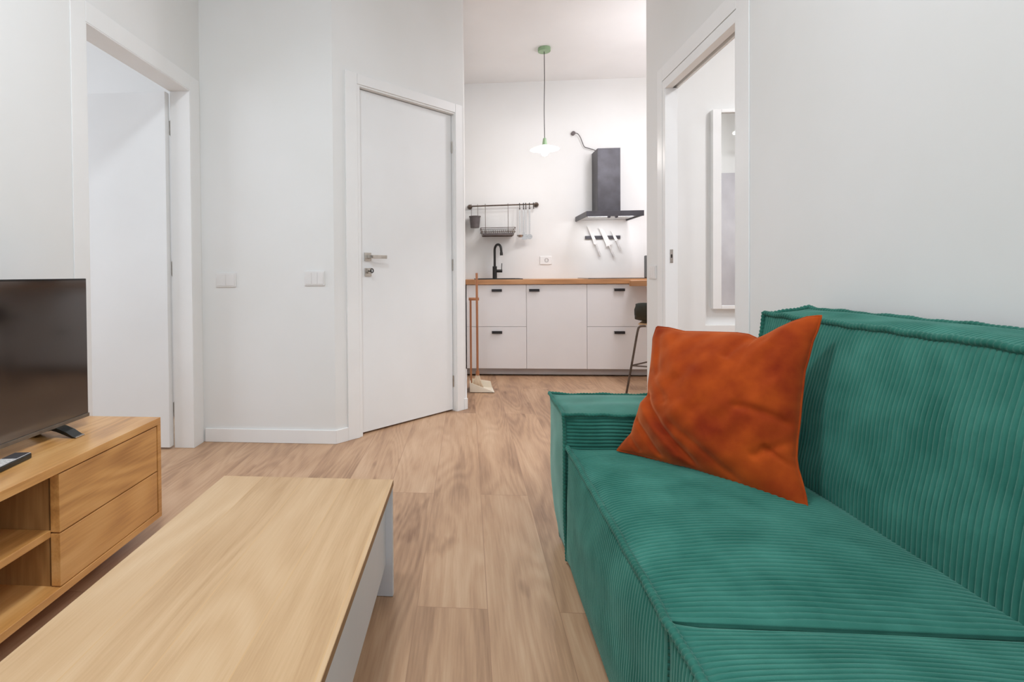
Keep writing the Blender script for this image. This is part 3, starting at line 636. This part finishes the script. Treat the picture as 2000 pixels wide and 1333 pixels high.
# ---------------------------------------------------------------- sofa
RP = .0120      # corduroy wale
def sstep(x): x = np.clip(x, 0, 1); return x * x * (3 - 2 * x)
def ears(P, lo, hi):      # stitched corners poke out slightly
    P = np.array(P, float); cen = (lo + hi) / 2; q = (P - cen) / (hi - lo) * 2; t = 1.0
    for i in range(3): t = t * np.clip((np.abs(q[..., i]) * (hi - lo)[i] / 2 - ((hi - lo)[i] / 2 - .055)) / .055, 0, 1) ** 1.5
    return P + np.sign(q) * t[..., None] * .004
def cushion(name, mt, parent, box, ribs, bulge, deform=None, piping=(), pr=.0070, fine=12, amp=.0058, seed=0):
    """box with six softly bulging corduroy faces; ribs = {face: axis the ribs repeat along}"""
    lo = np.array([box[0], box[2], box[4]]); hi = np.array([box[1], box[3], box[5]]); rng = np.random.RandomState(seed)
    mb_v = []; mb_f = []; base = 0
    for ax in range(3):
        for sd in (0, 1):
            key = ('-' if sd == 0 else '+') + 'xyz'[ax]
            if ribs.get(key, 0) is None: continue
            u, v = [i for i in range(3) if i != ax]
            rib = ribs.get(key); nu = nv = 26
            if rib is not None:
                ri = 'xyz'.index(rib); cnt = int(np.ceil((hi[ri] - lo[ri]) / RP)) * fine + 1
                if ri == u: nu = cnt
                else: nv = cnt
            su = np.linspace(0, 1, nu); sv = np.linspace(0, 1, nv); SU, SV = np.meshgrid(su, sv, indexing='ij')
            P = np.zeros(SU.shape + (3,)); P[..., u] = lo[u] + SU * (hi[u] - lo[u]); P[..., v] = lo[v] + SV * (hi[v] - lo[v])
            g = (np.clip(1 - (2 * SU - 1) ** 2, 0, 1) ** .6) * (np.clip(1 - (2 * SV - 1) ** 2, 0, 1) ** .6)
            d = g * bulge.get(key, .008)
            ph = rng.rand(4) * 6
            d = d + .0022 * g * (np.sin(SU * 9 + ph[0]) * np.sin(SV * 7 + ph[1]) + np.sin(SU * 4 + SV * 15 + ph[2]))
            if rib is not None:
                c = P[..., ri] - lo[ri]; edge = np.minimum(np.minimum(SU, 1 - SU) * (hi[u] - lo[u]), np.minimum(SV, 1 - SV) * (hi[v] - lo[v]))
                other = v if ri == u else u
                wob = .0012 * np.sin(P[..., other] * 17 + ph[3]) + .0009 * np.sin(P[..., other] * 41 + c * 9)
                rp = (hi[ri] - lo[ri]) / ((cnt - 1) / fine); d = d + amp * (np.abs(np.sin(np.pi * (c + wob) / rp)) ** .5 - .7) * sstep(edge / .012)
            P[..., ax] = (lo if sd == 0 else hi)[ax] + (d if sd else -d)
            P = ears(P, lo, hi)
            if deform is not None: P = deform(P)
            idx = np.arange(nu * nv).reshape(nu, nv) + base
            q = np.stack([idx[:-1, :-1], idx[1:, :-1], idx[1:, 1:], idx[:-1, 1:]], -1).reshape(-1, 4)
            mb_v.append(P.reshape(-1, 3)); mb_f.append(q); base += nu * nv
    m = MB(); m.v = [tuple(p) for p in np.concatenate(mb_v).tolist()]; m.f = [tuple(q) for q in np.concatenate(mb_f).tolist()]
    L = root_loc(parent); me = bpy.data.meshes.new(name)
    me.from_pydata([(a - L.x, b - L.y, c - L.z) for a, b, c in m.v], [], m.f)
    import bmesh
    bm = bmesh.new(); bm.from_mesh(me); bmesh.ops.remove_doubles(bm, verts=bm.verts, dist=1e-5); bmesh.ops.recalc_face_normals(bm, faces=bm.faces); bm.to_mesh(me); bm.free()
    me.materials.append(mt); me.shade_smooth()
    o = bpy.data.objects.new(name, me); C.objects.link(o); o.parent = parent
    if piping:
        pm = MB()
        for chain in piping:
            pts = []
            for a, b in zip(chain[:-1], chain[1:]):
                A = np.array([(lo if s == '-' else hi)[i] for i, s in enumerate(a)], float); B = np.array([(lo if s == '-' else hi)[i] for i, s in enumerate(b)], float)
                k = max(4, int(np.linalg.norm(B - A) / .0032)); pts += [A + (B - A) * j / k for j in range(k)]
            pts.append(B); pts = np.array(pts); cen = (lo + hi) / 2
            # rounded path corners, pushed slightly outwards
            pts = pts + np.sign(pts - cen) * .0022
            if len(chain) > 2:
                for _ in range(3): pts[1:-1] = (pts[:-2] + pts[1:-1] * 2 + pts[2:]) / 4
            pts = ears(pts, lo, hi)
            if deform is not None: pts = deform(pts)
            s_ = np.cumsum(np.r_[0, np.linalg.norm(np.diff(pts, axis=0), axis=1)])
            pts[:, 2] += .0016 * np.sin(s_ * 31 + seed) + .0010 * np.sin(s_ * 77)
            rr = pr * (1 + .16 * np.sin(2 * np.pi * s_ / RP))
            pm.tube([tuple(p) for p in pts], pr, 10, True, rr=list(rr))
        pm.build('piping', PIPE, o, 0, True)
    return o
sofa = thing('sofa', 'large green wide-wale corduroy sofa against the right wall', 'sofa', (.75, .75, 0))
SX0, SB = .325, .905
# frame below the cushions
MB().box(.37, 1.14, -.30, 2.00, .015, .16).build('base', PIPE, sofa, .01)
for x in (.42, 1.08):
    for y in (-.2, 1.9): MB().cyl((x, y, 0), (x, y, .02), .025, 16).build('foot', BLACKM, sofa)
def seat_def(P):
    P = np.array(P, float); z = P[..., 2]
    k = np.clip((.385 - z) / .36, 0, 1)
    w_ = np.clip((SB - P[..., 0]) / (SB - SX0), 0, 1)
    P[..., 0] += w_ * (.010 * (1 - k) + .002 * k)            # top edge set back, slight outward belly
    return P
SR = {'+z': 'y', '-x': 'y', '-y': 'z', '+y': 'z'}
for y0, y1, sd in ((.906, 1.770, 3), (.030, .893, 5)):
    cushion('seat_cushion', GREEN, sofa, (SX0, SB + .02, y0, y1, .022, .388), SR, {'+z': .040, '-x': .024, '-y': .004, '+y': .004, '-z': 0, '+x': 0}, seat_def,
            [('-++', '--+')], seed=sd, pr=.0080)
def back_def(P):
    P = np.array(P, float); k = (P[..., 2] - .33) / (.84 - .33); f = np.clip((1.125 - P[..., 0]) / .2, 0, 1.3)
    P[..., 0] += f * (.075 * np.clip(k, 0, 1.1) ** 1.2)
    P[..., 2] += np.clip(k - .9, 0, 1) * 0 + np.where(k > .9, .016 * (1 - np.clip(f, 0, 1)), 0)
    return P
BR_ = {'-x': 'y', '+z': 'y', '+y': 'z', '-y': 'z', '+x': None}
for y0, y1, sd in ((.892, 1.822, 7), (-.03, .886, 8)):
    cushion('back_cushion', GREEN, sofa, (.912, 1.125, y0, y1, .33, .836), BR_, {'-x': .030, '+z': .010, '+y': .012, '-y': .005}, back_def,
            [('--+', '-++', '+++', '+-+'), ('-++', '-+-')], seed=sd, pr=.0078, amp=.0064)
def arm_def(P):
    P = np.array(P, float); z = P[..., 2]; k = np.clip((.20 - z) / .20, 0, 1)
    yc = 1.775 if P[..., 1].mean() > 1 else -.02
    far = np.clip((P[..., 1] - 1.78) / .28, 0, 1)
    P[..., 1] -= far * k ** 1.5 * .16
    P[..., 0] += 0.012 * k ** 2
    return P
cushion('armrest', GREEN, sofa, (.322, 1.12, 1.778, 2.075, .018, .502), {'-y': 'z', '+y': 'z', '+x': None}, {'-y': .006, '+z': .016, '-x': .010, '+y': .008},
        arm_def, [('+-+', '--+', '-++', '+++'), ('--+', '---')], seed=11, pr=.0060, amp=.0052)
cushion('armrest', GREEN, sofa, (.322, 1.12, -.30, .022, .018, .502), {'-y': 'z', '+z': 'y', '-x': 'y', '+y': 'z', '-z': 'y', '+x': None}, {'-y': .006, '+z': .014, '-x': .006, '+y': .004},
        None, [('++' + '+', '-++', '--+', '+-+'), ('-++', '-+-')], seed=12, pr=.0060, amp=.0052)

# ---------------------------------------------------------------- velvet pillow
top = [(.031, .421), (.073, .42), (.126, .412), (.18, .416), (.231, .419), (.279, .422), (.312, .42), (.338, .41), (.36, .425), (.387, .447), (.417, .467), (.447, .482), (.478, .488)]
right = [(.507, -.008), (.51, .008), (.504, .03), (.493, .059), (.48, .089), (.473, .114), (.469, .159), (.468, .202), (.465, .246), (.463, .291), (.461, .336), (.465, .374), (.468, .417), (.475, .45), (.478, .488)]
bot = [(-.01, 0), (.039, .005), (.085, .008), (.131, .008), (.174, .008), (.219, .013), (.259, .012), (.306, .008), (.355, .005), (.406, 0), (.442, -.004), (.477, -.009), (.507, -.008)]
left = [(-.01, 0), (.007, .032), (.027, .065), (.028, .098), (.034, .133), (.037, .162), (.053, .193), (.048, .226), (.044, .26), (.039, .305), (.033, .345), (.027, .38), (.031, .421)]
def resample(c, n):
    c = np.array(c); s = np.r_[0, np.cumsum(np.linalg.norm(np.diff(c, axis=0), axis=1))]; s /= s[-1]; u = np.linspace(0, 1, n)
    return np.stack([np.interp(u, s, c[:, 0]), np.interp(u, s, c[:, 1])], -1)
n_ = 150
cb, ct, cl, cr = resample(bot, n_), resample(top, n_), resample(left, n_), resample(right, n_)
U, V = np.meshgrid(np.linspace(0, 1, n_), np.linspace(0, 1, n_), indexing='ij')
u_, v_ = U[..., None], V[..., None]
P2 = (1 - v_) * cb[:, None] + v_ * ct[:, None] + (1 - u_) * cl[None] + u_ * cr[None] - ((1 - u_) * (1 - v_) * cb[0] + u_ * (1 - v_) * cb[-1] + (1 - u_) * v_ * ct[0] + u_ * v_ * ct[-1])
def seg_d(a, b):   # signed distance and along-parameter to a crease line in uv
    a = np.array(a); b = np.array(b); d = b - a; L = np.linalg.norm(d); d = d / L
    s = ((U - a[0]) * d[0] + (V - a[1]) * d[1]) / L; q = (U - a[0]) * (-d[1]) + (V - a[1]) * d[0]
    e = np.clip(np.minimum(s + .06, 1.06 - s) / .16, 0, 1); return q, sstep(e)
prof = (np.clip(4 * U * (1 - U), 0, 1) ** .55) * (np.clip(4 * V * (1 - V), 0, 1) ** .55)
env = np.clip(prof * 2.2, 0, 1)
fr = .082 * prof
for a, b, dep, wd in (((.00, .50), (.50, .03), .017, .024), ((.03, .28), (.30, .03), .012, .020), ((.06, .60), (.66, .12), -.006, .07), ((.03, .40), (.42, .02), -.009, .040), ((.02, .66), (.26, .40), .007, .035), ((.30, .30), (.74, .02), .006, .028), ((0, .16), (.16, .02), .008, .016),
                      ((1.0, .40), (.66, .50), .008, .026), ((1.0, .33), (.80, .20), .006, .022), ((.64, 1.0), (.56, .78), .009, .030), ((.70, 1.0), (.88, .62), .005, .045),
                      ((.05, .97), (.12, .60), .007, .030), ((.12, .97), (.30, .62), -.005, .05), ((.85, .85), (.60, .35), .004, .06), ((.45, .8), (.35, .3), -.004, .06), ((1.0, .20), (.86, .27), .007, .018)):
    q, e = seg_d(a, b); fr = fr - dep * e * np.exp(-(q / wd) ** 2) * env
fr += .0016 * env * (np.sin(U * 21 + V * 9) * np.sin(V * 17 - U * 5) + .6 * np.sin(U * 37 - V * 31))
rr_ = -.055 * prof
E1 = np.array([.6295, -.777, 0]); E2 = np.array([.2905, .2353, .9275]); EN = np.array([-.7207, -.5838, .3738]); B0_ = np.array([.48, 1.70, .410])
def to3(P2, h): return B0_ + P2[..., :1] * E1 + P2[..., 1:2] * E2 + h[..., None] * EN
F3 = to3(P2, fr + .0008); R3 = to3(P2, rr_ - .0008)
pil = thing('throw_pillow', 'rust orange velvet pillow propped in the corner of the green sofa', 'pillow', (.66, 1.52, .41))
m = MB(); idx = np.arange(n_ * n_).reshape(n_, n_)
q = np.stack([idx[:-1, :-1], idx[1:, :-1], idx[1:, 1:], idx[:-1, 1:]], -1).reshape(-1, 4)
m.add(F3.reshape(-1, 3).tolist(), q.tolist()); m.add(R3.reshape(-1, 3).tolist(), q[:, ::-1].tolist())
m.build('cover', ORANGE, pil, 0, True)
ring = np.concatenate([P2[:, 0], P2[-1, 1:], P2[::-1, -1][1:], P2[0, ::-1][1:-1]])
R_ = to3(ring, np.zeros(len(ring)))
MB().tube(R_[::2].tolist(), .0028, 8, closed=True).build('seam', ORANGE, pil, 0, True)
